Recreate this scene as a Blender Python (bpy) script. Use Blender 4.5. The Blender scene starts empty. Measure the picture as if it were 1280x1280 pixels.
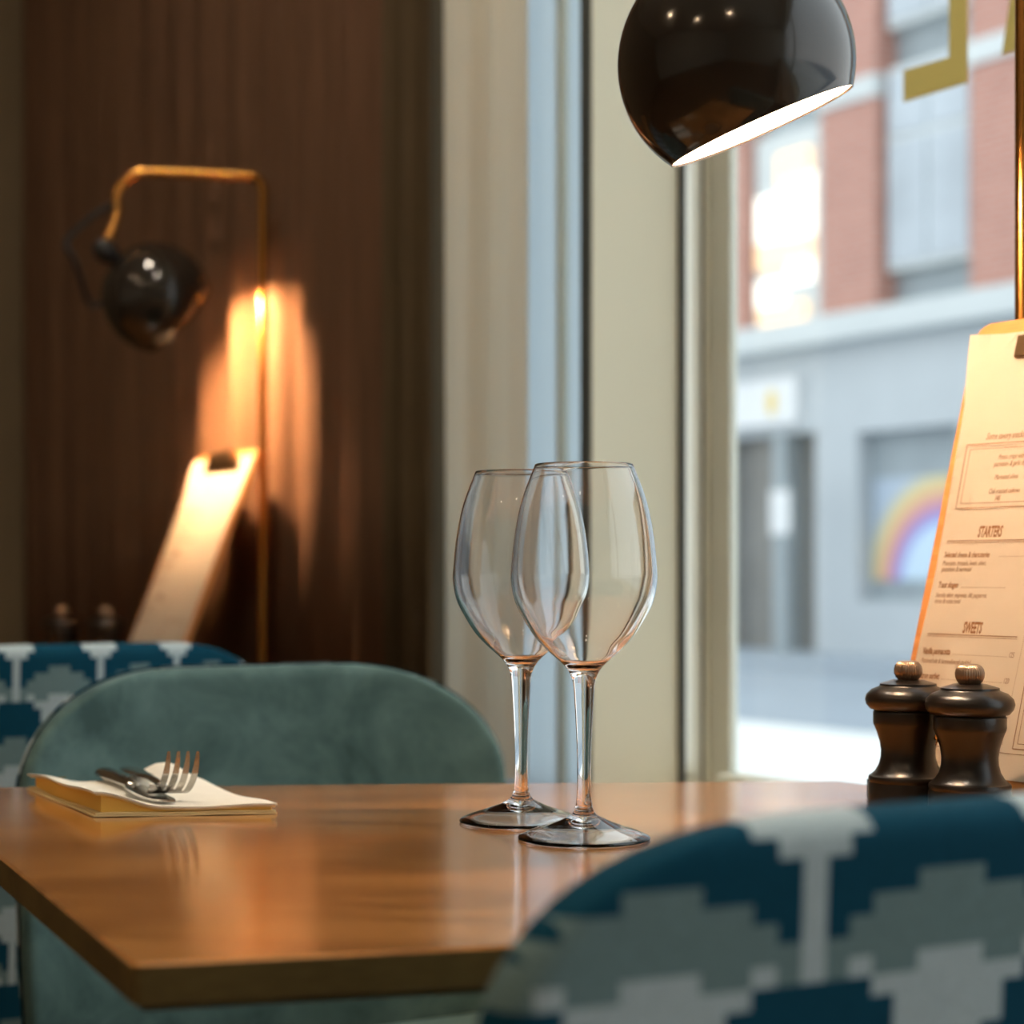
import bpy, bmesh, math, random
from mathutils import Vector, Matrix
random.seed(4)
S = bpy.context.scene
COL = S.collection

# ------------------------------------------------------------------ camera, sky, exposure
CAM_Z = 0.9045
cam = bpy.data.objects.new('camera', bpy.data.cameras.new('camera'))
COL.objects.link(cam)
cam.location = (0, 0, CAM_Z)
cam.rotation_euler = (math.pi / 2, 0, 0)
cam.data.sensor_width = 36.0
cam.data.lens = 67.5
cam.data.shift_y = 0.0625
cam.data.clip_start = 0.02
cam.data.dof.use_dof = True
cam.data.dof.focus_distance = 1.225
cam.data.dof.aperture_fstop = 5.4
S.camera = cam

S.view_settings.view_transform = 'Standard'
S.view_settings.look = 'None'
S.view_settings.gamma = 1.0
S.view_settings.use_curve_mapping = False
S.view_settings.exposure = 0.0

world = bpy.data.worlds.new('sky')
S.world = world
world.use_nodes = True
wn = world.node_tree
bgn = wn.nodes['Background']
tc = wn.nodes.new('ShaderNodeTexCoord')
sx = wn.nodes.new('ShaderNodeSeparateXYZ')
wr = wn.nodes.new('ShaderNodeValToRGB')
wn.links.new(tc.outputs['Generated'], sx.inputs[0])
wn.links.new(sx.outputs['Z'], wr.inputs[0])
wn.links.new(wr.outputs[0], bgn.inputs['Color'])
wr.color_ramp.elements[0].position = 0.0
wr.color_ramp.elements[0].color = (0.98, 0.985, 1.0, 1)
wr.color_ramp.elements[1].position = 1.0
wr.color_ramp.elements[1].color = (0.80, 0.90, 1.0, 1)
bgn.inputs['Strength'].default_value = 2.1

# ------------------------------------------------------------------ frames
# The room follows the window wall: D runs along it (away from the camera), NV points out to the street.
D = Vector((-0.5269, 0.8499, 0)).normalized()
NV = Vector((D.y, -D.x, 0))
ROT_W = math.atan2(-D.y, -D.x)          # local x = -D (towards the camera), local y = NV
Z_UP = Vector((0, 0, 1))


def W(t, n, z=0.0):
    v = D * t + NV * n
    return Vector((v.x, v.y, z))


# ------------------------------------------------------------------ materials
def new_mat(name):
    m = bpy.data.materials.new(name)
    m.use_nodes = True
    return m, m.node_tree, m.node_tree.nodes['Principled BSDF']


def node(nt, typ, **kw):
    n = nt.nodes.new(typ)
    for k, v in kw.items():
        if k in n.inputs.keys() if hasattr(n.inputs, 'keys') else False:
            n.inputs[k].default_value = v
        else:
            setattr(n, k, v)
    return n


def plain(name, col, rough=0.6, metal=0.0, var=0.12, scale=8.0, bump=0.0, bscale=200.0, coat=0.0, sheen=0.0, stretch=None):
    m, nt, p = new_mat(name)
    p.inputs['Roughness'].default_value = rough
    p.inputs['Metallic'].default_value = metal
    p.inputs['Coat Weight'].default_value = coat
    p.inputs['Sheen Weight'].default_value = sheen
    t = nt.nodes.new('ShaderNodeTexCoord')
    mp = nt.nodes.new('ShaderNodeMapping')
    nt.links.new(t.outputs['Object'], mp.inputs[0])
    if stretch:
        mp.inputs['Scale'].default_value = stretch
    nz = nt.nodes.new('ShaderNodeTexNoise')
    nz.inputs['Scale'].default_value = scale
    nz.inputs['Detail'].default_value = 4
    nt.links.new(mp.outputs[0], nz.inputs['Vector'])
    r = nt.nodes.new('ShaderNodeValToRGB')
    r.color_ramp.elements[0].position = 0.3
    r.color_ramp.elements[1].position = 0.7
    r.color_ramp.elements[0].color = tuple(c * (1 - var) for c in col) + (1,)
    r.color_ramp.elements[1].color = tuple(min(1, c * (1 + var)) for c in col) + (1,)
    nt.links.new(nz.outputs['Fac'], r.inputs[0])
    nt.links.new(r.outputs[0], p.inputs['Base Color'])
    if bump:
        b = nt.nodes.new('ShaderNodeTexNoise')
        b.inputs['Scale'].default_value = bscale
        nt.links.new(mp.outputs[0], b.inputs['Vector'])
        bp = nt.nodes.new('ShaderNodeBump')
        bp.inputs['Strength'].default_value = bump
        bp.inputs['Distance'].default_value = 0.002
        nt.links.new(b.outputs['Fac'], bp.inputs['Height'])
        nt.links.new(bp.outputs[0], p.inputs['Normal'])
    return m


def wood(name, c_dark, c_mid, c_light, rough=0.3, rot=0.0, scale=1.0, bump=0.05):
    m, nt, p = new_mat(name)
    t = nt.nodes.new('ShaderNodeTexCoord')
    mp = nt.nodes.new('ShaderNodeMapping')
    mp.inputs['Rotation'].default_value = (0, 0, rot)
    mp.inputs['Scale'].default_value = (1.3 * scale, 7.0 * scale, 7.0 * scale)
    nt.links.new(t.outputs['Object'], mp.inputs[0])
    big = nt.nodes.new('ShaderNodeTexNoise')
    big.inputs['Scale'].default_value = 1.7
    big.inputs['Detail'].default_value = 2
    big.inputs['Distortion'].default_value = 0.6
    nt.links.new(mp.outputs[0], big.inputs['Vector'])
    mul = nt.nodes.new('ShaderNodeMath')
    mul.operation = 'MULTIPLY'
    mul.inputs[1].default_value = 7.0
    nt.links.new(big.outputs['Fac'], mul.inputs[0])
    fr = nt.nodes.new('ShaderNodeMath')
    fr.operation = 'PINGPONG'
    fr.inputs[1].default_value = 1.0
    nt.links.new(mul.outputs[0], fr.inputs[0])
    mp2 = nt.nodes.new('ShaderNodeMapping')
    mp2.inputs['Rotation'].default_value = (0, 0, rot)
    mp2.inputs['Scale'].default_value = (6 * scale, 160 * scale, 160 * scale)
    nt.links.new(t.outputs['Object'], mp2.inputs[0])
    fine = nt.nodes.new('ShaderNodeTexNoise')
    fine.inputs['Scale'].default_value = 2.0
    fine.inputs['Detail'].default_value = 5
    nt.links.new(mp2.outputs[0], fine.inputs['Vector'])
    mix = nt.nodes.new('ShaderNodeMath')
    mix.operation = 'MULTIPLY_ADD'
    mix.inputs[1].default_value = 0.30
    nt.links.new(fr.outputs[0], mix.inputs[0])
    m2 = nt.nodes.new('ShaderNodeMath')
    m2.operation = 'MULTIPLY'
    m2.inputs[1].default_value = 0.62
    nt.links.new(fine.outputs['Fac'], m2.inputs[0])
    nt.links.new(m2.outputs[0], mix.inputs[2])
    r = nt.nodes.new('ShaderNodeValToRGB')
    r.color_ramp.elements[0].position = 0.15
    r.color_ramp.elements[0].color = c_dark + (1,)
    r.color_ramp.elements[1].position = 0.85
    r.color_ramp.elements[1].color = c_light + (1,)
    e = r.color_ramp.elements.new(0.5)
    e.color = c_mid + (1,)
    nt.links.new(mix.outputs[0], r.inputs[0])
    nt.links.new(r.outputs[0], p.inputs['Base Color'])
    p.inputs['Roughness'].default_value = rough
    bp = nt.nodes.new('ShaderNodeBump')
    bp.inputs['Strength'].default_value = bump
    bp.inputs['Distance'].default_value = 0.001
    nt.links.new(mix.outputs[0], bp.inputs['Height'])
    nt.links.new(bp.outputs[0], p.inputs['Normal'])
    return m


def emit(name, col, strength):
    m, nt, p = new_mat(name)
    p.inputs['Base Color'].default_value = col + (1,)
    p.inputs['Emission Color'].default_value = col + (1,)
    p.inputs['Emission Strength'].default_value = strength
    return m


def pane_mat(name, tint=(0.97, 0.99, 0.98), mirror=1.0):
    m = bpy.data.materials.new(name)
    m.use_nodes = True
    nt = m.node_tree
    nt.nodes.clear()
    o = nt.nodes.new('ShaderNodeOutputMaterial')
    mx = nt.nodes.new('ShaderNodeMixShader')
    tr = nt.nodes.new('ShaderNodeBsdfTransparent')
    tr.inputs[0].default_value = tint + (1,)
    gl = nt.nodes.new('ShaderNodeBsdfGlossy')
    gl.inputs['Roughness'].default_value = 0.02
    fr = nt.nodes.new('ShaderNodeFresnel')
    ge = nt.nodes.new('ShaderNodeNewGeometry')      # same reflectance from both sides of the thin sheet
    mr = nt.nodes.new('ShaderNodeMapRange')
    mr.inputs['To Min'].default_value = 1.45
    mr.inputs['To Max'].default_value = 1 / 1.45
    nt.links.new(ge.outputs['Backfacing'], mr.inputs['Value'])
    nt.links.new(mr.outputs[0], fr.inputs[0])
    nt.links.new(fr.outputs[0], mx.inputs[0])
    nt.links.new(tr.outputs[0], mx.inputs[1])
    nt.links.new(gl.outputs[0], mx.inputs[2])
    nt.links.new(mx.outputs[0], o.inputs[0])
    return m


M = {}
M['table'] = wood('varnished_oak', (0.24, 0.085, 0.018), (0.50, 0.205, 0.050), (0.66, 0.295, 0.085), rough=0.22, rot=-2.05, scale=1.25, bump=0.012)
M['table'].node_tree.nodes['Principled BSDF'].inputs['Coat Weight'].default_value = 1.0
M['table'].node_tree.nodes['Principled BSDF'].inputs['Coat Roughness'].default_value = 0.13
M['table_edge'] = wood('raw_edge', (0.09, 0.055, 0.014), (0.15, 0.098, 0.028), (0.20, 0.14, 0.045), rough=0.5, rot=-2.05)
M['board'] = wood('pale_board_wood', (0.50, 0.20, 0.06), (0.64, 0.28, 0.09), (0.74, 0.37, 0.13), rough=0.45, rot=1.57, scale=3.0)
M['floor'] = wood('floor_oak', (0.09, 0.05, 0.025), (0.14, 0.08, 0.04), (0.2, 0.12, 0.06), rough=0.4)
M['ledge'] = wood('ledge_oak', (0.16, 0.08, 0.03), (0.24, 0.13, 0.05), (0.3, 0.17, 0.07), rough=0.4)
M['dark_wood'] = wood('black_stained_beech', (0.006, 0.004, 0.003), (0.009, 0.006, 0.004), (0.014, 0.009, 0.006), rough=0.30, rot=1.57)
M['leg_wood'] = wood('chair_leg_wood', (0.08, 0.04, 0.02), (0.12, 0.065, 0.03), (0.16, 0.09, 0.04), rough=0.4, rot=1.57)
M['black_metal'] = plain('black_powder_coat', (0.012, 0.012, 0.013), 0.45)
M['shade_black'] = plain('black_enamel', (0.022, 0.017, 0.013), 0.13, var=0.05, coat=0.0)
M['shade_black'].node_tree.nodes['Principled BSDF'].inputs['IOR'].default_value = 1.6
M['shade_white'] = plain('white_enamel_inside', (0.85, 0.83, 0.78), 0.5, var=0.02)
M['brass'] = plain('aged_brass', (0.78, 0.36, 0.09), 0.24, metal=1.0, var=0.1)
M['knob'] = plain('antique_brass', (0.42, 0.29, 0.2), 0.32, metal=1.0, var=0.1)
M['steel'] = plain('polished_steel', (0.66, 0.64, 0.6), 0.16, metal=1.0, var=0.04)
M['dark_steel'] = plain('brushed_clip_steel', (0.20, 0.13, 0.075), 0.35, metal=1.0, var=0.04)
M['napkin'] = plain('cream_paper_napkin', (0.84, 0.80, 0.70), 0.9, var=0.03, scale=30, bump=0.3, bscale=900)
M['napkin_cream'] = plain('pale_yellow_napkin_ply', (0.86, 0.72, 0.40), 0.9, var=0.03)
M['napkin_edge'] = plain('yellow_napkin_ply', (0.88, 0.58, 0.13), 0.9, var=0.03, bump=0.3, bscale=900)  # yellow ply with warm lamp light mixed into its colour
M['paper'] = plain('menu_paper', (0.88, 0.80, 0.68), 0.75, var=0.015, scale=20)
M['ink'] = plain('brown_ink', (0.31, 0.15, 0.065), 0.8, var=0.02)
M['wall'] = plain('olive_brown_plaster', (0.16, 0.115, 0.065), 0.85, var=0.05, bump=0.1, bscale=60)
M['wall_light'] = plain('warm_white_plaster', (0.62, 0.58, 0.48), 0.85, var=0.03)
M['ceiling'] = plain('ceiling_plaster', (0.55, 0.5, 0.42), 0.9, var=0.03)
M['reveal'] = plain('cream_painted_reveal', (0.66, 0.64, 0.50), 0.6, var=0.02, scale=3)
M['frame'] = plain('pale_window_paint', (0.64, 0.68, 0.62), 0.35, var=0.03)
M['alu'] = plain('blue_grey_aluminium_paint', (0.60, 0.70, 0.77), 0.35, var=0.03)
M['frame_white'] = plain('white_window_paint', (0.90, 0.92, 0.85), 0.3, metal=0.45, var=0.02)
M['gasket'] = plain('dark_gasket', (0.05, 0.055, 0.05), 0.6)
M['gold'] = plain('matt_gold_vinyl', (0.50, 0.42, 0.18), 0.55, var=0.05)
M['pane'] = pane_mat('window_glass')
M['cotton'] = plain('sheer_curtain_cloth', (0.84, 0.78, 0.66), 0.9, var=0.05, scale=60, bump=0.3, bscale=500, stretch=(6, 6, 0.3))
M['brown_cloth'] = plain('brown_curtain_cloth', (0.22, 0.112, 0.060), 0.9, var=0.12, scale=20, bump=0.3, bscale=700, stretch=(4, 4, 0.2))
M['olive_cloth'] = plain('olive_brown_curtain_cloth', (0.15, 0.10, 0.05), 0.9, var=0.12, scale=20, bump=0.3, bscale=700, stretch=(4, 4, 0.2))
M['bulb'] = emit('warm_bulb_glow', (1.0, 0.66, 0.40), 560.0)
M['bulb_bright'] = emit('bright_warm_bulb_glow', (1.0, 0.58, 0.28), 3300.0)
M['downlight'] = emit('downlight_glow', (1.0, 0.86, 0.68), 540.0)  # added fill over the two tables
M['downlight_dim'] = emit('dim_downlight_glow', (1.0, 0.72, 0.45), 260.0)
# thin gold vinyl lets some daylight through
_nt = M['gold'].node_tree
_tl = _nt.nodes.new('ShaderNodeBsdfTranslucent')
_tl.inputs[0].default_value = (.72, .62, .32, 1)
_mx = _nt.nodes.new('ShaderNodeMixShader')
_mx.inputs[0].default_value = .6
_nt.links.new(_nt.nodes['Principled BSDF'].outputs[0], _mx.inputs[1])
_nt.links.new(_tl.outputs[0], _mx.inputs[2])
_nt.links.new(_mx.outputs[0], _nt.nodes['Material Output'].inputs[0])
# let some daylight through the sheer cloth
_nt = M['cotton'].node_tree
_p = _nt.nodes['Principled BSDF']
_tl = _nt.nodes.new('ShaderNodeBsdfTranslucent')
_tl.inputs[0].default_value = (1.0, 0.94, 0.82, 1)
_mx = _nt.nodes.new('ShaderNodeMixShader')
_mx.inputs[0].default_value = 0.78
_nt.links.new(_p.outputs[0], _mx.inputs[1])
_nt.links.new(_tl.outputs[0], _mx.inputs[2])
_nt.links.new(_mx.outputs[0], _nt.nodes['Material Output'].inputs[0])


M['frosted'] = plain('frosted_glass', (.60, .68, .72), .5, var=.03, scale=3)
_nt = M['frosted'].node_tree
_tl = _nt.nodes.new('ShaderNodeBsdfTranslucent')
_tl.inputs[0].default_value = (.66, .73, .76, 1)
_mx = _nt.nodes.new('ShaderNodeMixShader')
_mx.inputs[0].default_value = .75
_nt.links.new(_nt.nodes['Principled BSDF'].outputs[0], _mx.inputs[1])
_nt.links.new(_tl.outputs[0], _mx.inputs[2])
_nt.links.new(_mx.outputs[0], _nt.nodes['Material Output'].inputs[0])


def glass_mat():
    m, nt, p = new_mat('clear_crystal')
    p.inputs['Base Color'].default_value = (1, 1, 1, 1)
    p.inputs['Roughness'].default_value = 0.0
    p.inputs['IOR'].default_value = 1.5
    p.inputs['Transmission Weight'].default_value = 1.0
    return m


M['glass'] = glass_mat()


def velvet():
    m, nt, p = new_mat('green_velvet')
    t = nt.nodes.new('ShaderNodeTexCoord')
    nz = nt.nodes.new('ShaderNodeTexNoise')
    nz.inputs['Scale'].default_value = 11
    nz.inputs['Detail'].default_value = 5
    nz.inputs['Roughness'].default_value = 0.65
    nz.inputs['Distortion'].default_value = 0.5
    nt.links.new(t.outputs['Object'], nz.inputs['Vector'])
    r = nt.nodes.new('ShaderNodeValToRGB')
    r.color_ramp.elements[0].position = 0.33
    r.color_ramp.elements[0].color = (0.026, 0.066, 0.063, 1)
    r.color_ramp.elements[1].position = 0.68
    r.color_ramp.elements[1].color = (0.105, 0.185, 0.172, 1)
    nt.links.new(nz.outputs['Fac'], r.inputs[0])
    nt.links.new(r.outputs[0], p.inputs['Base Color'])
    p.inputs['Roughness'].default_value = 0.85
    p.inputs['Sheen Weight'].default_value = 0.75
    p.inputs['Sheen Roughness'].default_value = 0.35
    p.inputs['Sheen Tint'].default_value = (0.62, 0.80, 0.78, 1)
    return m


M['velvet'] = velvet()


def woven_pattern():
    """Stepped scallop motif: 12 cells wide, 10 rows high, each row of scallops shifted by half a motif."""
    m, nt, p = new_mat('woven_scallop_fabric')
    L = nt.links
    RH, ZTOP = 0.0074, 0.8210

    def math_(op, a, b=None):
        n = nt.nodes.new('ShaderNodeMath')
        n.operation = op
        for i, v in enumerate((a, b)):
            if v is None:
                continue
            if isinstance(v, (int, float)):
                n.inputs[i].default_value = v
            else:
                L.new(v, n.inputs[i])
        return n.outputs[0]
    t = nt.nodes.new('ShaderNodeTexCoord')
    s = nt.nodes.new('ShaderNodeSeparateXYZ')
    L.new(t.outputs['Object'], s.inputs[0])
    row = math_('FLOOR', math_('DIVIDE', math_('SUBTRACT', ZTOP, s.outputs['Z']), RH))
    grp = math_('FLOORED_MODULO', math_('FLOOR', math_('DIVIDE', row, 10.0)), 2.0)
    r10 = math_('FLOORED_MODULO', row, 10.0)
    at = nt.nodes.new('ShaderNodeAttribute')            # where the cloth was cut: differs from chair to chair
    at.attribute_type = 'OBJECT'
    at.attribute_name = 'cloth_shift'
    wd = nt.nodes.new('ShaderNodeAttribute')            # woven motif width of this chair's cloth
    wd.attribute_type = 'OBJECT'
    wd.attribute_name = 'motif_width'
    cell = math_('FLOOR', math_('ADD', math_('DIVIDE', math_('ADD', s.outputs['X'], at.outputs['Fac']), math_('DIVIDE', wd.outputs['Fac'], 12.0)), 0.5))
    cell = math_('ADD', cell, math_('MULTIPLY', grp, 6.0))
    c12 = math_('FLOORED_MODULO', cell, 12.0)
    dx = math_('MINIMUM', c12, math_('SUBTRACT', 12.0, c12))      # 0 on the column, 6 on the scallop centre
    key = math_('DIVIDE', math_('ADD', r10, 0.5), 10.0)

    def table(vals):
        r = nt.nodes.new('ShaderNodeValToRGB')
        r.color_ramp.interpolation = 'CONSTANT'
        els = r.color_ramp.elements
        while len(els) > 1:
            els.remove(els[-1])
        els[0].position = 0.0
        els[0].color = (vals[0] / 10,) * 3 + (1,)
        for i in range(1, 10):
            e = els.new(i / 10)
            e.color = (vals[i] / 10,) * 3 + (1,)
        L.new(key, r.inputs[0])
        return math_('MULTIPLY', r.outputs[0], 10.0)
    light_in = math_('LESS_THAN', dx, table([2.5, 1.5, .5, .5, .5, .5, .5, .5, 0, 0]))
    mid_out = math_('GREATER_THAN', dx, table([9, 9, 9, 4.5, 2.5, 1.5, .7, .7, 9, 9]))
    light_out = math_('GREATER_THAN', dx, table([9, 9, 9, 9, 9, 9, 9, 4.5, 2.5, 3.5]))
    spot = math_('MULTIPLY', math_('COMPARE', dx, 2.0), math_('COMPARE', r10, 7.0))
    for n in nt.nodes:
        if n.type == 'MATH' and n.operation == 'COMPARE':
            n.inputs[2].default_value = 0.25

    def mixc(f, a, b):
        n = nt.nodes.new('ShaderNodeMix')
        n.data_type = 'RGBA'
        L.new(f, n.inputs[0])
        for i, v in ((6, a), (7, b)):
            if isinstance(v, tuple):
                n.inputs[i].default_value = v
            else:
                L.new(v, n.inputs[i])
        return n.outputs[2]
    dark, mid, light = (0.004, 0.055, 0.095, 1), (0.155, 0.235, 0.245, 1), (0.42, 0.51, 0.54, 1)
    c = mixc(mid_out, dark, mid)
    c = mixc(light_out, c, light)
    c = mixc(light_in, c, light)
    c = mixc(spot, c, light)
    nz = nt.nodes.new('ShaderNodeTexNoise')
    nz.inputs['Scale'].default_value = 420
    nz.inputs['Detail'].default_value = 3
    L.new(t.outputs['Object'], nz.inputs['Vector'])
    hv = nt.nodes.new('ShaderNodeHueSaturation')
    L.new(c, hv.inputs['Color'])
    L.new(math_('ADD', math_('MULTIPLY', nz.outputs['Fac'], 0.5), 0.75), hv.inputs['Value'])
    L.new(hv.outputs[0], p.inputs['Base Color'])
    bp = nt.nodes.new('ShaderNodeBump')
    bp.inputs['Strength'].default_value = 0.3
    bp.inputs['Distance'].default_value = 0.001
    L.new(nz.outputs['Fac'], bp.inputs['Height'])
    L.new(bp.outputs[0], p.inputs['Normal'])
    p.inputs['Roughness'].default_value = 0.9
    p.inputs['Specular IOR Level'].default_value = 0.12
    return m


M['woven'] = woven_pattern()


# ------------------------------------------------------------------ object helpers
def obj(name, bm, mat, parent=None, smooth=False, auto=None):
    me = bpy.data.meshes.new(name)
    bmesh.ops.recalc_face_normals(bm, faces=bm.faces)
    bm.to_mesh(me)
    bm.free()
    for m in (mat if isinstance(mat, (list, tuple)) else [mat]):
        me.materials.append(m)
    if smooth:
        me.shade_smooth()
    o = bpy.data.objects.new(name, me)
    COL.objects.link(o)
    if parent:
        o.parent = parent
    if auto is not None:
        me.set_sharp_from_angle(angle=math.radians(auto))
    return o


def thing(name, label, cat, loc=(0, 0, 0), rotz=0.0, group=None):
    o = bpy.data.objects.new(name, None)
    o.empty_display_size = 0.05
    COL.objects.link(o)
    o.location = loc
    o.rotation_euler = (0, 0, rotz)
    tag(o, label, cat, group)
    return o


def tag(o, label, cat, group=None):
    o['label'] = label
    o['category'] = cat
    if group:
        o['group'] = group
    return o


def struct(name, bm, mat, parent=None, **kw):
    o = obj(name, bm, mat, parent, **kw)
    if parent is None:
        o['kind'] = 'structure'
    return o


def copy_thing(root, loc, rotz, label, group=None):
    r = root.copy()
    COL.objects.link(r)
    r.location = loc
    r.rotation_euler = (0, 0, rotz)
    r['label'] = label
    if group:
        r['group'] = group
    for ch in list(root.children):
        c = ch.copy()
        COL.objects.link(c)
        c.parent = r
        for g in list(ch.children):
            e = g.copy()
            COL.objects.link(e)
            e.parent = c
    return r


def new():
    return bmesh.new()


def box(bm, lo, hi, bevel=0.0, seg=2):
    lo, hi = Vector(lo), Vector(hi)
    b = bmesh.new()
    bmesh.ops.create_cube(b, size=1.0)
    c, s = (lo + hi) / 2, hi - lo
    for v in b.verts:
        v.co = Vector((v.co.x * s.x, v.co.y * s.y, v.co.z * s.z)) + c
    if bevel:
        bmesh.ops.bevel(b, geom=b.edges[:], offset=bevel, segments=seg, profile=0.5, affect='EDGES')
    merge(bm, b)
    return bm


def merge(bm, b, mat=None):
    vs = [bm.verts.new(mat @ v.co if mat else v.co) for v in b.verts]
    idx = {v: i for i, v in enumerate(b.verts)}
    for f in b.faces:
        try:
            nf = bm.faces.new([vs[idx[v]] for v in f.verts])
            nf.material_index = f.material_index
        except ValueError:
            pass
    b.free()


def prism(bm, pts, z0, z1, inset=0.0, bevel=0.0):
    b = bmesh.new()
    c = sum((Vector(p) for p in pts), Vector((0, 0))) / len(pts)
    lo = [b.verts.new((p[0], p[1], z0)) for p in pts]
    hi = [b.verts.new((p[0], p[1], z1)) for p in pts]
    k = len(pts)
    b.faces.new(lo[::-1])
    b.faces.new(hi)
    for i in range(k):
        b.faces.new((lo[i], lo[(i + 1) % k], hi[(i + 1) % k], hi[i]))
    if bevel:
        bmesh.ops.bevel(b, geom=b.edges[:], offset=bevel, segments=2, profile=0.5, affect='EDGES')
    merge(bm, b)
    return bm


def lathe(bm, prof, seg=48, mat=None, ripple=None):
    """prof: (radius, z) pairs; radius 0 ends close the surface."""
    b = bmesh.new()
    rings = []
    for r, z in prof:
        if r < 1e-6:
            rings.append([b.verts.new((0, 0, z))])
        else:
            ring = []
            for i in range(seg):
                a = 2 * math.pi * i / seg
                rr = r * (1 + (ripple * math.sin(a * 34) if ripple and z > .0935 and r > .0055 else 0))
                ring.append(b.verts.new((rr * math.cos(a), rr * math.sin(a), z)))
            rings.append(ring)
    for a, c in zip(rings, rings[1:]):
        if len(a) == 1 and len(c) == 1:
            continue
        for i in range(seg):
            j = (i + 1) % seg
            if len(a) == 1:
                b.faces.new((a[0], c[i], c[j]))
            elif len(c) == 1:
                b.faces.new((a[i], c[0], a[j]))
            else:
                b.faces.new((a[i], c[i], c[j], a[j]))
    merge(bm, b, mat)
    return bm


def smooth_path(pts, sub=8):
    """Catmull-Rom through the points."""
    P = [Vector(p) for p in pts]
    out = []
    for i in range(len(P) - 1):
        p0 = P[max(i - 1, 0)]
        p1, p2 = P[i], P[i + 1]
        p3 = P[min(i + 2, len(P) - 1)]
        for k in range(sub):
            t = k / sub
            out.append(0.5 * ((2 * p1) + (p2 - p0) * t + (2 * p0 - 5 * p1 + 4 * p2 - p3) * t * t + (3 * p1 - p0 - 3 * p2 + p3) * t ** 3))
    out.append(P[-1])
    return out


def tube(bm, pts, rad, seg=16, flat=None):
    """Tube along pts; rad a number or one per point; flat=(sx, up) squashes."""
    b = bmesh.new()
    P = [Vector(p) for p in pts]
    rings = []
    up = Vector((0, 0, 1))
    prev = None
    for i, p in enumerate(P):
        tg = (P[min(i + 1, len(P) - 1)] - P[max(i - 1, 0)]).normalized()
        if prev is None:
            ref = up if abs(tg.dot(up)) < 0.95 else Vector((1, 0, 0))
            a = (ref - tg * ref.dot(tg)).normalized()
        else:
            a = (prev - tg * prev.dot(tg)).normalized()
        prev = a
        c = tg.cross(a)
        r = rad[i] if isinstance(rad, (list, tuple)) else rad
        ra, rc = (r if isinstance(r, tuple) else (r, r))
        rings.append([b.verts.new(p + a * ra * math.cos(2 * math.pi * k / seg) + c * rc * math.sin(2 * math.pi * k / seg)) for k in range(seg)])
    for r0, r1 in zip(rings, rings[1:]):
        for k in range(seg):
            j = (k + 1) % seg
            b.faces.new((r0[k], r1[k], r1[j], r0[j]))
    b.faces.new(rings[0][::-1])
    b.faces.new(rings[-1])
    merge(bm, b)
    return bm


def axis_matrix(origin, zaxis):
    z = Vector(zaxis).normalized()
    ref = Vector((0, 0, 1)) if abs(z.z) < 0.9 else Vector((1, 0, 0))
    x = ref.cross(z).normalized()
    y = z.cross(x)
    m = Matrix((x, y, z)).transposed().to_4x4()
    m.translation = origin
    return m


def wbox(bm, t0, t1, n0, n1, z0, z1, bevel=0.0):
    """Box in the window-wall frame (local x = -t, y = n)."""
    return box(bm, (-max(t0, t1), min(n0, n1), z0), (-min(t0, t1), max(n0, n1), z1), bevel)


def wobj(name, bm, mat, parent=None, **kw):
    o = obj(name, bm, mat, parent, **kw)
    if parent is None:
        o.rotation_euler = (0, 0, ROT_W)
    return o


def wstruct(name, bm, mat, **kw):
    o = wobj(name, bm, mat, **kw)
    o['kind'] = 'structure'
    return o


# ------------------------------------------------------------------ room
T0, T1, N0, NW, CEIL = -3.6, 3.86, -4.2, 1.25, 2.95
NP = 1.375                                     # plane of the glass
TJ = 1.84                                      # reveal of the near window
wstruct('floor', wbox(new(), T0, T1, N0, 1.43, -0.06, 0.0), M['floor'])
wstruct('ceiling', wbox(new(), T0, T1, N0, 1.43, CEIL, CEIL + 0.06), M['ceiling'])
wstruct('wall_far', wbox(new(), T1, T1 + 0.12, N0, 1.43, 0, CEIL), M['wall'])
# window wall: thin pier beside the near window, a frosted light behind the sheer curtain, then solid wall
TP = 1.858                                     # far side of the pier
T4 = 2.30
wstruct('pier_wall', wbox(new(), TJ, TP, NW, 1.424, 0, CEIL), M['reveal'])
b = wbox(new(), T4, T1, NW, 1.424, 0, CEIL)
wbox(b, TP, T4, NW, 1.424, 0, .62)
wbox(b, TP, T4, NW, 1.424, 2.55, CEIL)
wstruct('wall_right', b, M['wall'])
wstruct('parapet_wall', wbox(new(), T0, TJ, 1.30, 1.424, 0, 0.62), M['reveal'])
wstruct('lintel_wall', wbox(new(), T0, TJ, NW, 1.424, 2.55, CEIL), M['reveal'])
wstruct('wall_near', wbox(new(), T0 - 0.12, T0, N0, 1.424, 0, CEIL), M['wall_light'])
wstruct('wall_left', wbox(new(), T0, T1, N0 - 0.12, N0, 0, CEIL), M['wall_light'])


# near window: stepped frame at the far end, rails, pane, gold letters
w1 = bpy.data.objects.new('window_1', None)
COL.objects.link(w1)
w1.rotation_euler = (0, 0, ROT_W)
w1['kind'] = 'structure'
obj('gasket', wbox(new(), TJ - .006, TJ, NP - .002, NP + .006, .62, 2.55), M['gasket'], w1)
b = new()
wbox(b, TJ - .004, TJ, NP + .006, NP + .056, .62, 2.55)
obj('window_frame', b, M['frame_white'], w1)
obj('frame_groove', wbox(new(), TJ - .0055, TJ - .003, NP + .030, NP + .033, .62, 2.55), M['gasket'], w1)
obj('sash_stile', wbox(new(), TJ - .042, TJ - .004, NP + .043, NP + .056, .62, 2.55, .002), M['frame'], w1)
obj('bottom_rail', wbox(new(), T0 + .06, TJ - .042, NP + .020, NP + .060, .62, .672, .004), M['frame'], w1)
obj('top_rail', wbox(new(), T0 + .06, TJ - .042, NP + .020, NP + .060, 2.47, 2.55, .004), M['frame'], w1)
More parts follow.
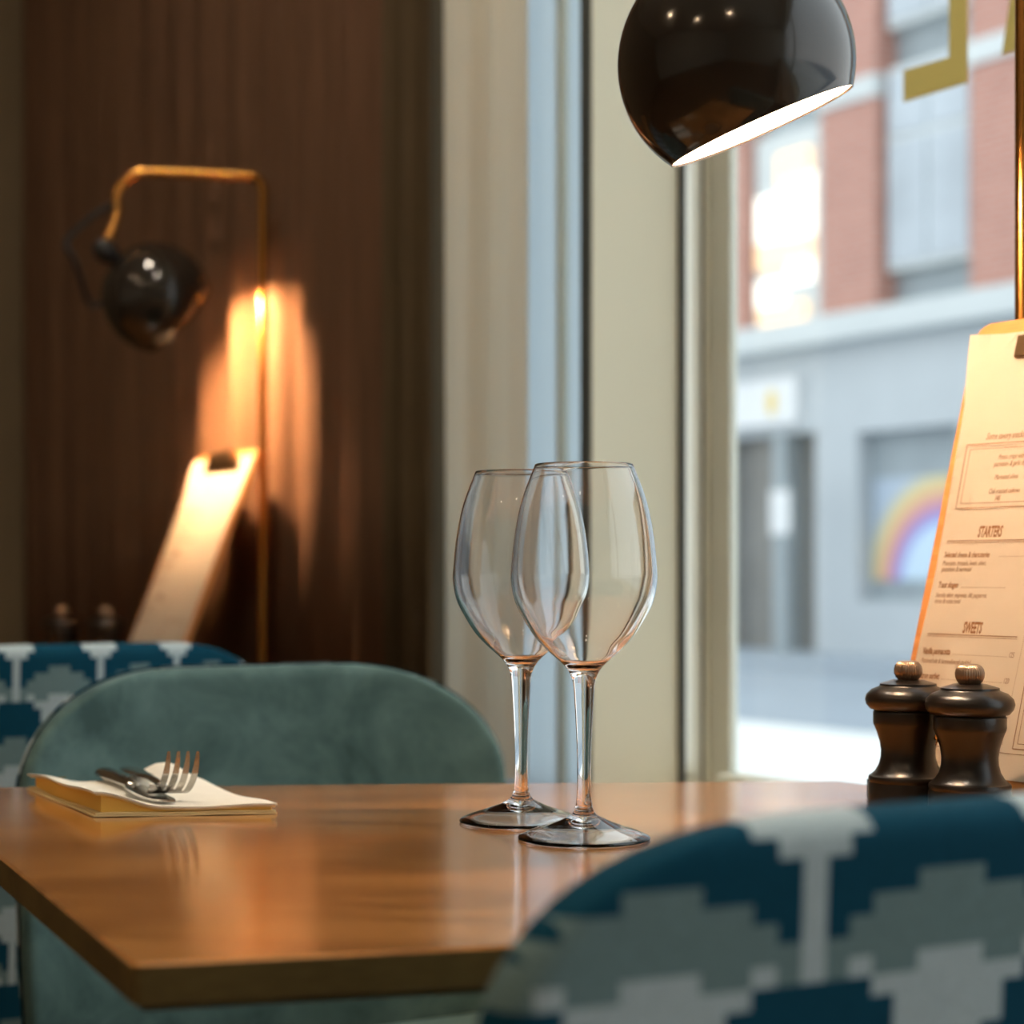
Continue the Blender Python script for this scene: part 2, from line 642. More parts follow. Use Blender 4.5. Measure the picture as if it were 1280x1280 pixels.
obj('window_frame', wbox(new(), T0, T0 + .06, NP - .012, NP + .060, .62, 2.55, .004), M['frame'], w1)
obj('mullion', wbox(new(), -1.04, -.96, NP + .010, NP + .060, .672, 2.47, .004), M['frame'], w1)
GZ = NP + .049                                # inner face of the glass
obj('pane', wbox(new(), T0 + .03, TJ - .030, GZ, GZ + .005, .64, 2.50), M['pane'], w1)
K_ = (GZ - .001) / NP


def letter(polys):
    b = new()
    for poly in polys:                      # (t, z) outline on the inner face of the pane
        lo = [b.verts.new((-t * K_, GZ - .0012, CAM_Z + (z - CAM_Z) * K_)) for t, z in poly]
        hi = [b.verts.new((-t * K_, GZ - .0002, CAM_Z + (z - CAM_Z) * K_)) for t, z in poly]
        k = len(poly)
        b.faces.new(lo)
        b.faces.new(hi[::-1])
        for i in range(k):
            b.faces.new((lo[i], hi[i], hi[(i + 1) % k], lo[(i + 1) % k]))
    o = obj('letter', b, M['gold'], w1)
    o['label'] = 'matt gold vinyl letter on the glass'
    return o


letter([[(1.458, 1.389), (1.3684, 1.3895), (1.3684, 1.68), (1.3936, 1.68), (1.3936, 1.4205), (1.458, 1.4215)]])
# the A: two slanted strokes and a bar (its top is above the picture)
letter([[(1.323, 1.4066), (1.296, 1.4066), (1.2455, 1.69), (1.262, 1.69)],
        [(1.2455, 1.69), (1.262, 1.69), (1.2115, 1.4066), (1.185, 1.4066)],
        [(1.30, 1.49), (1.205, 1.49), (1.210, 1.515), (1.296, 1.515)]])

# wooden ledge along the window wall
wstruct('trim_1', wbox(new(), T0, T1, 1.0, NW + .05, 0.60, 0.62, .004), M['ledge'])
wstruct('trim_2', wbox(new(), T0, T1, 1.03, NW, 0.0, 0.60), M['wall_light'])
# pale blue-grey metal casing between the sheer curtain and the reveal
# frosted side light behind the sheer curtain
w4 = bpy.data.objects.new('window_2', None)
COL.objects.link(w4)
w4.rotation_euler = (0, 0, ROT_W)
w4['kind'] = 'structure'
obj('frosted_pane', wbox(new(), TP, T4, NP + .010, NP + .016, .62, 2.55), M['frosted'], w4)['label'] = 'frosted pale blue glass'
obj('glazing_bar', wbox(new(), 2.092, 2.103, NP - .004, NP + .010, .62, 2.55, .002), M['frame'], w4)
wstruct('trim_3', wbox(new(), TJ + .0015, TP + .001, NW - .004, NW, .62, CEIL), M['gasket'])  # dark strip painting in the pier's unlit edge

# dim ceiling downlights mirrored as warm dots; the bright pair is unseen added fill
for (t, n, where, lens) in ((0.85, 0.42, 'above the near dining table', 'downlight'), (2.1, 0.40, 'above the far dining table', 'downlight'),
                            (-0.9, -1.1, 'behind the viewer', 'downlight_dim'), (0.3, -2.3, 'in the middle of the room', 'downlight_dim'), (1.9, -1.6, 'towards the far wall', 'downlight_dim')):
    p = W(t, n, CEIL)
    dl = thing('ceiling_downlight', 'round white recessed warm ceiling spot ' + where, 'light', p, 0, 'ceiling spots')
    obj('trim_ring', lathe(new(), [(.055, 0), (.07, 0), (.07, -.006), (.055, -.006), (.055, 0)], 24), M['shade_white'], dl)
    obj('lens', lathe(new(), [(0, -.002), (.054, -.002), (.054, -.004), (0, -.004)], 24), M[lens], dl)


# ------------------------------------------------------------------ curtains (pleated, each one cloth)
def curtain(t0, t1, n_mid, amp, pleat, z0, z1, mat, thick=0.003, jag=0.25, seed=1, phase=0.0):
    rnd = random.Random(seed)
    b = bmesh.new()
    nx = max(24, int((t1 - t0) / pleat * 26))
    pts = []
    jit = [1 + rnd.uniform(-.35, .35) for _ in range(200)]
    for i in range(nx + 1):
        s = (t1 - t0) * i / nx
        u = s / pleat + phase
        k = int(math.floor(u))
        f = u - k
        a = jit[k % 200]
        # box-like folds: steep flank, flatter face
        w = math.sin(2 * math.pi * (f + jag * math.sin(2 * math.pi * f) / (2 * math.pi)))
        w = math.copysign(abs(w) ** 0.7, w)
        pts.append((-(t0 + s), n_mid + amp * a * w))
    nz = 6
    grid = [[b.verts.new((x, y + 0.002 * math.sin(i * .7 + j), z0 + (z1 - z0) * j / nz)) for j in range(nz + 1)] for i, (x, y) in enumerate(pts)]
    for i in range(nx):
        for j in range(nz):
            b.faces.new((grid[i][j], grid[i + 1][j], grid[i + 1][j + 1], grid[i][j + 1]))
    geo = bmesh.ops.solidify(b, geom=b.faces[:], thickness=thick)
    return b


o = wobj('curtain', curtain(2.26, 3.84, 1.212, .020, .128, .66, 2.9, M['brown_cloth'], seed=3), M['brown_cloth'], smooth=True)
tag(o, 'long dark brown pleated curtain behind the far wall lamp', 'curtain')
o = wobj('curtain', curtain(2.14, 2.25, 1.20, .014, .05, .66, 2.9, M['olive_cloth'], seed=5), M['olive_cloth'], smooth=True)
tag(o, 'narrow olive brown curtain between brown and cream curtains', 'curtain')
o = wobj('curtain', curtain(1.945, 2.13, 1.217, .014, .085, .66, 2.9, M['cotton'], thick=.0015, seed=8, phase=.3), M['cotton'], smooth=True)
tag(o, 'light cream sheer curtain beside the metal window casing', 'curtain')


# ------------------------------------------------------------------ tables
def table_top_mesh(poly, z_top, thick=.022, chamf=.008):
    b = new()
    # rounded corners in plan, reverse chamfer below
    P = [Vector(p) for p in poly]
    k = len(P)
    out = []
    R = .005
    for i in range(k):
        a, c, e = P[i - 1], P[i], P[(i + 1) % k]
        d0, d1 = (a - c).normalized(), (e - c).normalized()
        for s in range(5):
            u = s / 4
            q0, q1 = c + d0 * R, c + d1 * R
            out.append((1 - u) ** 2 * q0 + 2 * u * (1 - u) * c + u * u * q1)
    cen = sum(out, Vector((0, 0))) / len(out)

    def inset(dd):
        res = []
        m = len(out)
        for i in range(m):
            tg = (out[(i + 1) % m] - out[i - 1]).normalized()
            nn = Vector((-tg.y, tg.x))
            if nn.dot(cen - out[i]) < 0:
                nn = -nn
            res.append(out[i] + nn * dd)
        return res
    levels = [(inset(chamf), z_top - thick), (inset(.001), z_top - thick + .004), (inset(0), z_top - .0015), (inset(.0015), z_top)]
    rings = [[b.verts.new((p.x, p.y, z)) for p in pts] for pts, z in levels]
    m = len(out)
    for li, (r0, r1) in enumerate(zip(rings, rings[1:])):
        for i in range(m):
            f = b.faces.new((r0[i], r0[(i + 1) % m], r1[(i + 1) % m], r1[i]))
            f.material_index = 1 if li < 2 else 0
    b.faces.new(rings[0][::-1]).material_index = 1
    b.faces.new(rings[-1])
    return b


TABLE_Z = 0.74
POLY = [(-.161, .814), (.22, .912), (.57, 1.10), (.262, 1.542), (-.463, 1.490)]
TC = Vector((.055, 1.235))


def table(loc_off, z_top, label):
    base = Vector((TC.x, TC.y, 0)) + loc_off
    t = thing('dining_table', label, 'table', base, 0, None)
    obj('tabletop', table_top_mesh([(p[0] - TC.x, p[1] - TC.y) for p in POLY], z_top), [M['table'], M['table_edge']], t)
    cm = Matrix.Translation((-.0025, .104, 0))
    obj('column', lathe(new(), [(0, .012), (.03, .012), (.03, z_top - .03), (0, z_top - .03)], 32, cm), M['black_metal'], t, smooth=True, auto=30)
    obj('foot_plate', lathe(new(), [(0, 0), (.138, 0), (.138, .008), (.13, .012), (0, .012)], 48, cm), M['black_metal'], t, smooth=True, auto=30)
    obj('mounting_plate', box(new(), (-.1225, -.016, z_top - .031), (.1175, .224, z_top - .0221), .002), M['black_metal'], t)
    return t


table(Vector((0, 0, 0)), TABLE_Z, 'oak topped dining table carrying the wine glasses and folded napkin')
FAR = D * 1.80
table(FAR, TABLE_Z + .010, 'oak topped dining table beyond the green chair, under the far lamp')


# ------------------------------------------------------------------ chairs
def half_shell(side, W2=.247, z0=.40, z1=.819, base_y=-.250, curve=.052, th=.016, nu=56, nv=36, RX=.165, RZ=.122, PW=2.15):
    """Half of the padded back: side=+1 the inner face, side=-1 the outer face."""
    b = bmesh.new()
    grid = []

    def halfw(z):
        top = z1 - RZ
        if z <= top:
            return W2 - .012 * (1 - (z - z0) / (top - z0)) ** 2
        q = (z - top) / RZ
        return W2 - RX * (1 - (max(0.0, 1 - q ** PW)) ** (1 / PW))
    for j in range(nv + 1):
        vv = j / nv
        vv = 1 - (1 - vv) ** 1.7 if vv > 0 else 0
        z = z0 + (z1 - z0) * vv
        hw = halfw(z)
        row = []
        for i in range(nu + 1):
            u = -1 + 2 * i / nu
            u = math.copysign(1 - (1 - abs(u)) ** 1.5, u)
            x = u * hw
            ex = max(0, 1 - (1 - abs(u)) * hw / .014)           # 0 inside, 1 at the rim
            ez = max(0, 1 - (z1 - z) / .015)
            if z > z1 - RZ:
                # distance to the rounded rim
                ex = max(ex, 0)
            e = min(1.0, max(ex, ez))
            off = th * max(0, 1 - e ** 2.5) ** (1 / 2.5)
            y = base_y + curve * (x / W2) ** 2 + side * off + (-.02) * ((z - z0) / (z1 - z0))
            row.append(b.verts.new((x, y, z)))
        grid.append(row)
    for j in range(nv):
        for i in range(nu):
            b.faces.new((grid[j][i], grid[j][i + 1], grid[j + 1][i + 1], grid[j + 1][i]))
    bmesh.ops.remove_doubles(b, verts=b.verts, dist=1e-5)
    return b


def make_chair(label, loc, rotz, half=.247, **corner):
    t = thing('dining_chair', label, 'chair', loc, rotz)
    b = half_shell(1, W2=half, **corner)
    b2 = half_shell(-1, W2=half, th=.010, **corner)
    merge(b, b2)
    bmesh.ops.remove_doubles(b, verts=b.verts, dist=2e-4)
    o = obj('backrest', b, M['velvet'], t, smooth=True)
    o['label'] = 'green velvet inner back'
    o = obj('outer_back', half_shell(-1, W2=half + .002, z1=.821, base_y=-.2475, th=.0165, **corner), M['woven'], t, smooth=True)
    o['label'] = 'woven outer back with stepped blue and grey scallops'
    o['cloth_shift'] = .057
    o['motif_width'] = .124
    # seat: a rounded cushion
    b = new()
    box(b, (-.235, -.215, .405), (.235, .225, .475), .03, 4)
    for v in b.verts:
        if v.co.z > .45:
            v.co.z += .012 * (1 - (v.co.x / .235) ** 2)
        v.co.x *= 1 - .10 * max(0, v.co.y / .225) ** 2
    obj('seat', b, M['velvet'], t, smooth=True, auto=50)
    for sx_ in (-1, 1):
        for sy in (-1, 1):
            y0 = .17 * sy
            b = new()
            tube(b, [(sx_ * .20, y0, .41), (sx_ * .215, y0 * 1.12, 0.0)], [.017, .011], 16)
            obj('leg', b, M['leg_wood'], t, smooth=True, auto=40)
    return t


ROT_D = math.atan2(-D.x, D.y)                 # local +y looks along D
near = make_chair('nearest chair, its blue and grey scalloped woven back towards the viewer', (.115, 1.002, 0), ROT_D, half=.301, curve=.020, RX=.140, RZ=.090, PW=2.5)
green = make_chair('green velvet chair facing the viewer across the near table', (-.107, 1.612, 0), ROT_D + math.pi)
far_chair = copy_thing(green, (-.597, 2.30, 0), ROT_D, 'scalloped woven chair far left behind the green velvet chair')

far_chair.scale = (1, 1, 1.013)
for ch in far_chair.children:
    if ch.name.startswith('outer_back'):
        ch['cloth_shift'] = -.007
        ch['motif_width'] = .090

# ------------------------------------------------------------------ wine glasses
GLASS = [(.0308, .2340), (.0388, .2124), (.0433, .1910), (.0455, .1700), (.0456, .1600), (.0431, .1480), (.0378, .1375), (.0312, .1270), (.0240, .1190), (.0172, .1130)]


def catmull2(pts, sub=6):
    return [(max(v.x, 0), v.y) for v in smooth_path([Vector((r, z)) for r, z in pts], sub)]


def wine_glass(x, y, label, rotz=0.0):
    outer = catmull2(GLASS + [(.0108, .1066), (.0071, .0985), (.0059, .085), (.0047, .062), (.0042, .043), (.0046, .026), (.0065, .0175), (.0115, .0135), (.022, .0092), (.034, .0052), (.0408, .0022)], 6)
    inner = []
    for i, (r, z) in enumerate(GLASS[:-1]):
        inner.append((r - .0008 - .0007 * i / 9, z + .0002 * i))
    inner += [(.0130, .1115), (.006, .1080)]
    inner = catmull2(inner, 6)
    prof = [(0, .1072)] + inner[::-1]
    prof += [(.0304, .2344)]
    prof += outer
    prof += [(.0415, .0012), (.0411, .0004), (.0402, .0002), (.0393, .0004), (.034, .0030), (.022, .0068), (.0125, .0092), (.006, .0100), (0, .0102)]
    o = obj('wine_glass', lathe(new(), prof, 96), M['glass'], smooth=True)
    o.location = (x, y, TABLE_Z)
    tag(o, label, 'glass')
    return o


wine_glass(.0450, 1.200, 'empty stemmed wine glass, right and nearer of the two on the table')
wine_glass(.0062, 1.284, 'empty stemmed wine glass, left and farther of the two on the table')

# ------------------------------------------------------------------ mills
CAP = [(0, .0937), (.0108, .0937), (.0190, .0912), (.0191, .0899), (.0196, .0893), (.0245, .0874), (.0280, .0840), (.0290, .0805), (.0282, .0772), (.0255, .0740), (.0225, .0732), (0, .0732)]
BODY = [(0, .0732), (.0228, .0732), (.0235, .0722), (.0236, .0712), (.0236, .0652), (.0232, .0632), (.0226, .0622), (.0210, .0580), (.0192, .0520), (.0183, .0460), (.0185, .0410), (.0198, .0360), (.0222, .0318), (.0243, .0298), (.0250, .0292),
        (.0262, .0286), (.0268, .0272), (.0266, .0255), (.0262, .0245), (.0268, .0225), (.0270, .006), (.0262, 0), (0, 0)]
KNOB = [(0, .1067), (.0048, .1067), (.0068, .1058), (.0086, .1036), (.0093, .1008), (.0091, .0980), (.0080, .0955), (.0066, .0940), (.0060, .0930), (0, .0930)]


def make_mill(label, loc, rot=0):
    m = thing('pepper_mill', label, 'mill', loc, rot, None)
    obj('body', lathe(new(), BODY, 64), M['dark_wood'], m, smooth=True, auto=35)
    obj('cap', lathe(new(), CAP, 64), M['dark_wood'], m, smooth=True, auto=35)
    o = obj('knob', lathe(new(), KNOB, 272, ripple=.035), M['knob'], m, smooth=True, auto=60)
    o['label'] = 'ribbed antique brass knob'
    # small oval metal badge on the body
    b = new()
    lathe(b, [(0, .0006), (.0030, .0006), (.0034, 0), (0, 0)], 24, Matrix.Translation((.0052, -.0203, .0555)) @ Matrix.Rotation(math.radians(78), 4, 'X') @ Matrix.Rotation(.0, 4, 'Z') @ Matrix.Diagonal((1.3, .75, 1, 1)))
    obj('badge', b, M['brass'], m, smooth=True, auto=40)
    return m


mill = make_mill('black turned wood mill with brass knob, left of the near pair', (.2695, 1.3062, TABLE_Z + .0002), .75)
copy_thing(mill, (.2995, 1.256, TABLE_Z + .0002), -1.9, 'black turned wood mill with brass knob, right of the near pair')
ZF = TABLE_Z + .010
copy_thing(mill, (-.690, 2.945, ZF + .0002), 2.2, 'dark mill with brass knob on the far table, left one')
copy_thing(mill, (-.616, 2.914, ZF + .0002), 2.6, 'dark mill with brass knob on the far table, beside the lit menu')


# ------------------------------------------------------------------ menu boards
def text_bm(bm, body, x, y, size, sx_=0.62, shear=0.0, align='LEFT', bold=0.0, z=0.00025, spacing=1.0):
    cu = bpy.data.curves.new('t', 'FONT')
    cu.body = body
    cu.size = size
    cu.align_x = align
    cu.shear = shear
    cu.offset = bold
    cu.space_character = spacing
    cu.resolution_u = 2
    o = bpy.data.objects.new('t', cu)
    COL.objects.link(o)
    dg = bpy.context.evaluated_depsgraph_get()
    me = bpy.data.meshes.new_from_object(o.evaluated_get(dg))
    b = bmesh.new()
    b.from_mesh(me)
    merge(bm, b, Matrix.Translation((x, y, z)) @ Matrix.Diagonal((sx_, 1, 1, 1)))
    bpy.data.objects.remove(o)
    bpy.data.curves.remove(cu)
    bpy.data.meshes.remove(me)


def flat_rect(bm, x0, y0, x1, y1, z=0.00025):
    vs = [bm.verts.new(p) for p in ((x0, y0, z), (x1, y0, z), (x1, y1, z), (x0, y1, z))]
    bm.faces.new(vs)


def line(bm, x0, y0, x1, y1, w=.0004):
    if abs(x1 - x0) > abs(y1 - y0):
        flat_rect(bm, x0, y0 - w / 2, x1, y0 + w / 2)
    else:
        flat_rect(bm, x0 - w / 2, y0, x0 + w / 2, y1)


def dots(bm, x0, y0, x1, y1, step=.0014, w=.0005):
    n = int(max(abs(x1 - x0), abs(y1 - y0)) / step)
    for i in range(n + 1):
        x, y = x0 + (x1 - x0) * i / n, y0 + (y1 - y0) * i / n
        flat_rect(bm, x - w / 2, y - w / 2, x + w / 2, y + w / 2)


def frame2(bm, x0, y0, x1, y1):
    for g in (0, .0036):
        w = .0007 if g == 0 else .0004
        line(bm, x0 + g, y0 + g, x1 - g, y0 + g, w)
        line(bm, x0 + g, y1 - g, x1 - g, y1 - g, w)
        line(bm, x0 + g, y0 + g, x0 + g, y1 - g, w)
        line(bm, x1 - g, y0 + g, x1 - g, y1 - g, w)


BW, BH = .212, .357


def paper_z(x, y):
    """Sheet lies on the board, its top left corner and left edge lift a little."""
    lift = .0075 * max(0, 1 - x / .05) ** 2 * max(0, min(1, (y - .16) / .15))
    return .0078 + lift


def sheet_left(y):
    pts = [(0, .003), (.11, .003), (.17, .0058), (.29, .0066), (.335, .0012), (.36, -.0006)]
    for (a, x0), (c, x1) in zip(pts, pts[1:]):
        if y <= c:
            return x0 + (x1 - x0) * (y - a) / (c - a)
    return 0


def menu_print():
    b = new()
    T = lambda *a, **k: text_bm(b, *a, **k)
    T('Some savory snacks', .0305, .2655, .0072, .62, .35)
    frame2(b, .0148, .2140, .1000, .2618)
    T('Potato crisps with', .0580, .2500, .0054, .62, .3, 'CENTER')
    T('parmesan- & garlic dip', .0580, .2448, .0054, .62, .3, 'CENTER')
    T('Marinated olives', .0570, .2350, .0054, .62, .3, 'CENTER')
    T('Chili roasted cashews', .0575, .2245, .0054, .62, .3, 'CENTER')
    T('145', .0525, .2190, .0056, .62, .15, 'CENTER', .00012)
    T('STARTERS', .0405, .1925, .0112, .45, .12, 'LEFT', .0004)
    line(b, .0120, .1897, .1000, .1897, .0006)
    line(b, .0120, .1882, .1000, .1882, .0003)
    T('Selected cheese & charcuteries', .0118, .1775, .0058, .60, .12, 'LEFT', .00012)
    dots(b, .0655, .1778, .0930, .1778)
    T('Prosciutto, bresaola, levain, oliver,', .0115, .1715, .0051, .60, .3)
    T('pistaschios & marmelad', .0115, .1670, .0051, .60, .3)
    T('Toast skagen', .0112, .1550, .0062, .60, .12, 'LEFT', .00015)
    dots(b, .0350, .1552, .0760, .1552)
    T('Svenska räkor, majonnäs, dill, pepparrot,', .0105, .1478, .0051, .60, .3)
    T('citron & rostat bröd', .0105, .1433, .0051, .60, .3)
    T('SWEETS', .0440, .1222, .0112, .45, .12, 'LEFT', .0004)
    line(b, .0103, .1205, .0963, .1205, .0006)
    line(b, .0103, .1190, .0963, .1190, .0003)
    T('Vanilla pannacotta', .0088, .1060, .0062, .60, .12, 'LEFT', .00015)
    dots(b, .0395, .1062, .0900, .1062)
    T('125', .0915, .1058, .0056, .60, .2)
    T('Passionsfrukt & karamelliserad choklad', .0090, .0992, .0051, .60, .3)
    T('Citron sorbet', .0090, .0878, .0062, .60, .12, 'LEFT', .00015)
    dots(b, .0330, .0880, .0900, .0880)
    T('120', .0912, .0876, .0056, .60, .2)
    dots(b, .1040, .1960, .1010, .0459)
    frame2(b, .1110, .0435, .1900, .0900)
    line(b, .0200, .0400, .1950, .0400, .0004)
    # press the print onto the sheet
    for v in b.verts:
        v.co.z += paper_z(v.co.x, v.co.y)
    return b


def make_menu(label, origin, lean_deg):
    """Local x runs along the wall towards the camera, y up the board, z out of its face."""
    r = thing('menu_clipboard', label, 'clipboard', origin)
    lean = math.radians(lean_deg)
    X = -D
    Y = (Z_UP * math.cos(lean) + NV * math.sin(lean))
    Zv = X.cross(Y)
    mat = Matrix((X, Y, Zv)).transposed()
    r.rotation_euler = mat.to_euler()
    b = new()
    rr = .014
    pts = []
    for cx, cy, a0 in ((BW - rr, BH - rr, 0), (rr - .003, BH - rr, 90), (rr * .4 - .003, rr * .4, 180), (BW - rr * .4, rr * .4, 270)):
        q = rr if a0 < 180 else rr * .4
        for s in range(7):
            a = math.radians(a0 + 15 * s)
            pts.append((cx + q * math.cos(a), cy + q * math.sin(a)))
    prism(b, pts, 0, .007, bevel=.0008)
    obj('backing_board', b, M['board'], r)
    # sheet
    b = new()
    nx, ny = 14, 24
    g = [[b.verts.new(((1 - (i / nx) ** 1.3) * sheet_left(.022 + .3245 * j / ny) + (BW - .0045) * (i / nx) ** 1.3, .022 + (.3465 - .022) * j / ny, 0)) for j in range(ny + 1)] for i in range(nx + 1)]
    for col in g:
        for v in col:
            v.co.z = paper_z(v.co.x, v.co.y)
    for i in range(nx):
        for j in range(ny):
            b.faces.new((g[i][j], g[i + 1][j], g[i + 1][j + 1], g[i][j + 1]))
    bmesh.ops.solidify(b, geom=b.faces[:], thickness=.0002)
    sh = obj('menu_sheet', b, M['paper'], r, smooth=True)
    # clip
    b = new()
    box(b, (.044, .326, .0084), (.168, .343, .0115), .0012)
    box(b, (.060, .338, .0084), (.152, .352, .020), .004)
    tube(b, [(.062, .350, .016), (.150, .350, .016)], .005, 12)
    o = obj('clip', b, M['dark_steel'], r)
    o['label'] = 'dark metal clip'
    return r, sh


menu_near, sheet_near = make_menu('tall menu clipboard with readable print, leaning behind the near mills', W(1.029, .9605, .7445), 15.2)
pr = obj('printed_text', menu_print(), M['ink'], sheet_near)
pr['label'] = 'dark brown printed menu text'
# far board: same board, print too blurred to read
p0 = Vector((-.587, 2.888, ZF + .0045))
menu_far, sheet_far = make_menu('glowing clipboard with menu, leaning by the far lamp', p0, 22.0)
pr2 = bpy.data.objects.new('printed_text', pr.data)
COL.objects.link(pr2)
pr2.parent = sheet_far


def menu_holder(t_mid, n_mid, z, label):
    r = thing('menu_holder', label, 'holder', W(t_mid, n_mid, z), ROT_W)
    obj('foot', box(new(), (-.112, -.014, 0), (.112, .022, .004), .001), M['black_metal'], r)
    obj('front_bar', box(new(), (-.112, -.014, .004), (.112, -.0092, .0185), .001), M['black_metal'], r)
    obj('rear_bar', box(new(), (-.112, .0135, .004), (.112, .022, .0185), .0015), M['black_metal'], r)


menu_holder(.930, .9605, TABLE_Z, 'low black slotted holder at the foot of the near menu')
menu_holder((p0.dot(D)) - .106, p0.dot(NV), ZF, 'low black slotted holder at the foot of the far menu')


# ------------------------------------------------------------------ lamps
def make_lamp(label, rod, z_rod_top, arm_end, centre, nrm, R, cable_side, bulb='bulb', bulb_up=0.0):
    """rod (x, y) on the ledge; the arm reaches into the room; the shade is a cut ball looking along nrm."""
    base = Vector((rod[0], rod[1], .62))
    t = thing('table_lamp', label, 'lamp', base)
    L = lambda p: Vector(p) - base
    obj('base', lathe(new(), [(0, 0), (.062, 0), (.065, .004), (.065, .014), (.060, .019), (.012, .021), (0, .021)], 48), M['black_metal'], t, smooth=True, auto=35)
    nrm = Vector(nrm).normalized()
    C = Vector(centre)
    pole = C - nrm * R
    sock = pole - nrm * .018
    e = Vector((arm_end[0], arm_end[1], z_rod_top))
    r0 = Vector((rod[0], rod[1], z_rod_top))
    u = (e - r0).normalized()
    k = .035
    path = [L((rod[0], rod[1], .64)), L((rod[0], rod[1], 1.0)), L((rod[0], rod[1], z_rod_top - k * .6))]
    for a in range(0, 91, 15):
        an = math.radians(a)
        q = r0 + u * (k * .6 * (1 - math.cos(an))) + Vector((0, 0, -k * .6 * (1 - math.sin(an))))
        path.append(L(q))
    for a in range(0, 91, 15):
        an = math.radians(a)
        q = e - u * (k * 1.3 * (1 - math.sin(an))) + Vector((0, 0, -k * 1.3 * (1 - math.cos(an))))
        path.append(L(q))
    tip = sock + Vector((0, 0, .012))
    pts = [e + Vector((0, 0, -k * 1.3)), e + Vector((0, 0, -.065)), tip]
    path += [L(p) for p in smooth_path(pts, 5)]
    obj('stem', tube(new(), path, .0065, 20), M['brass'], t, smooth=True, auto=60)
    # shade: outer ball, rolled rim, white inside
    m = Matrix.Translation(-base) @ axis_matrix(C, nrm)
    co = .56
    n = 30
    a1 = math.acos(co)
    out, inn = [], []
    for i in range(n + 1):
        a = math.pi - (math.pi - a1) * i / n
        out.append((R * math.sin(a), R * math.cos(a)))
        inn.append(((R - .0016) * math.sin(a), (R - .0016) * math.cos(a)))
    out[0] = (0, -R)
    inn[0] = (0, -R + .0016)
    rim_r = (R + .0003) * math.sin(a1)
    outer = obj('shade', lathe(new(), out + [(rim_r - .0003, R * co + .0006), (rim_r - .0012, R * co + .0006), inn[-1]], 96, m), M['shade_black'], t, smooth=True, auto=60)
    li = obj('shade_lining', lathe(new(), [(r * .9995, z) for r, z in inn], 96, m), M['shade_white'], outer, smooth=True)
    li['label'] = 'white enamelled inside of the shade'
    # bulb
    bl = []
    rb = .021
    for i in range(13):
        a = math.pi * i / 12
        bl.append((rb * math.sin(a), -.002 - bulb_up + rb * math.cos(a)))
    bl[0] = (0, bl[0][1])
    bl[-1] = (0, bl[-1][1])
    o = obj('bulb', lathe(new(), bl, 24, m), M[bulb], outer, smooth=True)
    o['label'] = 'glowing bulb inside the shade'
    obj('bulb_socket', lathe(new(), [(0, -.076), (.012, -.076), (.012, -.021 - bulb_up), (0, -.021 - bulb_up)], 24, m), M['black_metal'], outer, smooth=True, auto=40)
    # swivel knob on top of the shade
    m2 = Matrix.Translation(-base) @ axis_matrix(sock, nrm)
    obj('swivel', lathe(new(), [(0, -.020), (.010, -.018), (.016, -.008), (.0165, .004), (.013, .013), (.010, .018), (.013, .021), (0, .021)], 32, m2), M['black_metal'], t, smooth=True, auto=50)
    # cable leaving the arm, looping back into the shade
    p1 = e + Vector((0, 0, -.046))
    back = C - nrm * R * .70
    ortho = (Vector(cable_side) - nrm * Vector(cable_side).dot(nrm)).normalized()
    pin = C + (ortho * .80 - nrm * .60) * R
    sd = Vector(cable_side)
    cps = [p1, p1 + sd * .035 + Vector((0, 0, -.022)), p1 + sd * .070 + Vector((0, 0, -.058)), p1 + sd * .058 + Vector((0, 0, -.085)), pin + sd * .018, pin - (pin - C) * .02]
    obj('cable', tube(new(), [L(p) for p in smooth_path(cps, 8)], .0042, 12), M['black_metal'], t, smooth=True)
    return t


def view_dir(c, a_right, a_up, toward):
    w = (Vector(c) - cam.location).normalized()
    r = w.cross(Z_UP).normalized()
    u = r.cross(w)
    k = math.sqrt(1 - toward ** 2)
    s = math.hypot(a_right, a_up)
    return (r * a_right / s + u * a_up / s) * k - w * toward


cn = (.1494, 1.28, CAM_Z + .3413)
n_near = view_dir(cn, .381, -.924, .118)
rod_n = (.3805, 1.428)
arm_n = Vector((rod_n[0], rod_n[1], 0)) - NV * .225
make_lamp('brass stemmed lamp with black ball shade, hanging near the wine glasses', rod_n, 1.4465, arm_n, cn, n_near, .0790, (.2, 1, 0))
cf = (-.519, 2.80, CAM_Z + .406)
n_far = view_dir(cf, .74, -.67, -.20)
rod_f = (-.364, 2.807)
arm_f = Vector((-.571, 2.77, 0))
make_lamp('brass stemmed lamp with black ball shade, in front of the brown curtain', rod_f, 1.489, arm_f, cf, n_far, .0790, (-1, -.1, 0), 'bulb_bright', .032)

# ------------------------------------------------------------------ napkin and cutlery
A_, B_, C_ = Vector((-.371, 1.473, 0)), Vector((-.284, 1.307, 0)), Vector((-.162, 1.325, 0))
ex = (C_ - B_)
LX = ex.length
ex.normalize()
ey = (A_ - B_)
LY = ey.length
ey.normalize()
nap = thing('folded_napkin', 'cream folded napkin with yellow inner folds at the table edge', 'napkin', (B_.x, B_.y, TABLE_Z))


def napkin_pt(s, q, z):
    p = ex * s + ey * q
    return Vector((p.x, p.y, z))


def top_z(s, q):
    """Height of the top of the stack at s across (0 = fold side), q along."""
    f = max(0, 1 - s / .044)
    fold = .0105 * f * f * (3 - 2 * f)
    wav = .0009 * math.sin(q * 52 + .6) + .0007 * math.sin(s * 70 + q * 20)
    pk = .016 * math.exp(-(((s - .098) / .020) ** 2 + ((q - .172) / .030) ** 2))
    return .0066 + fold * (1.0 - .30 * q / LY) + wav + pk


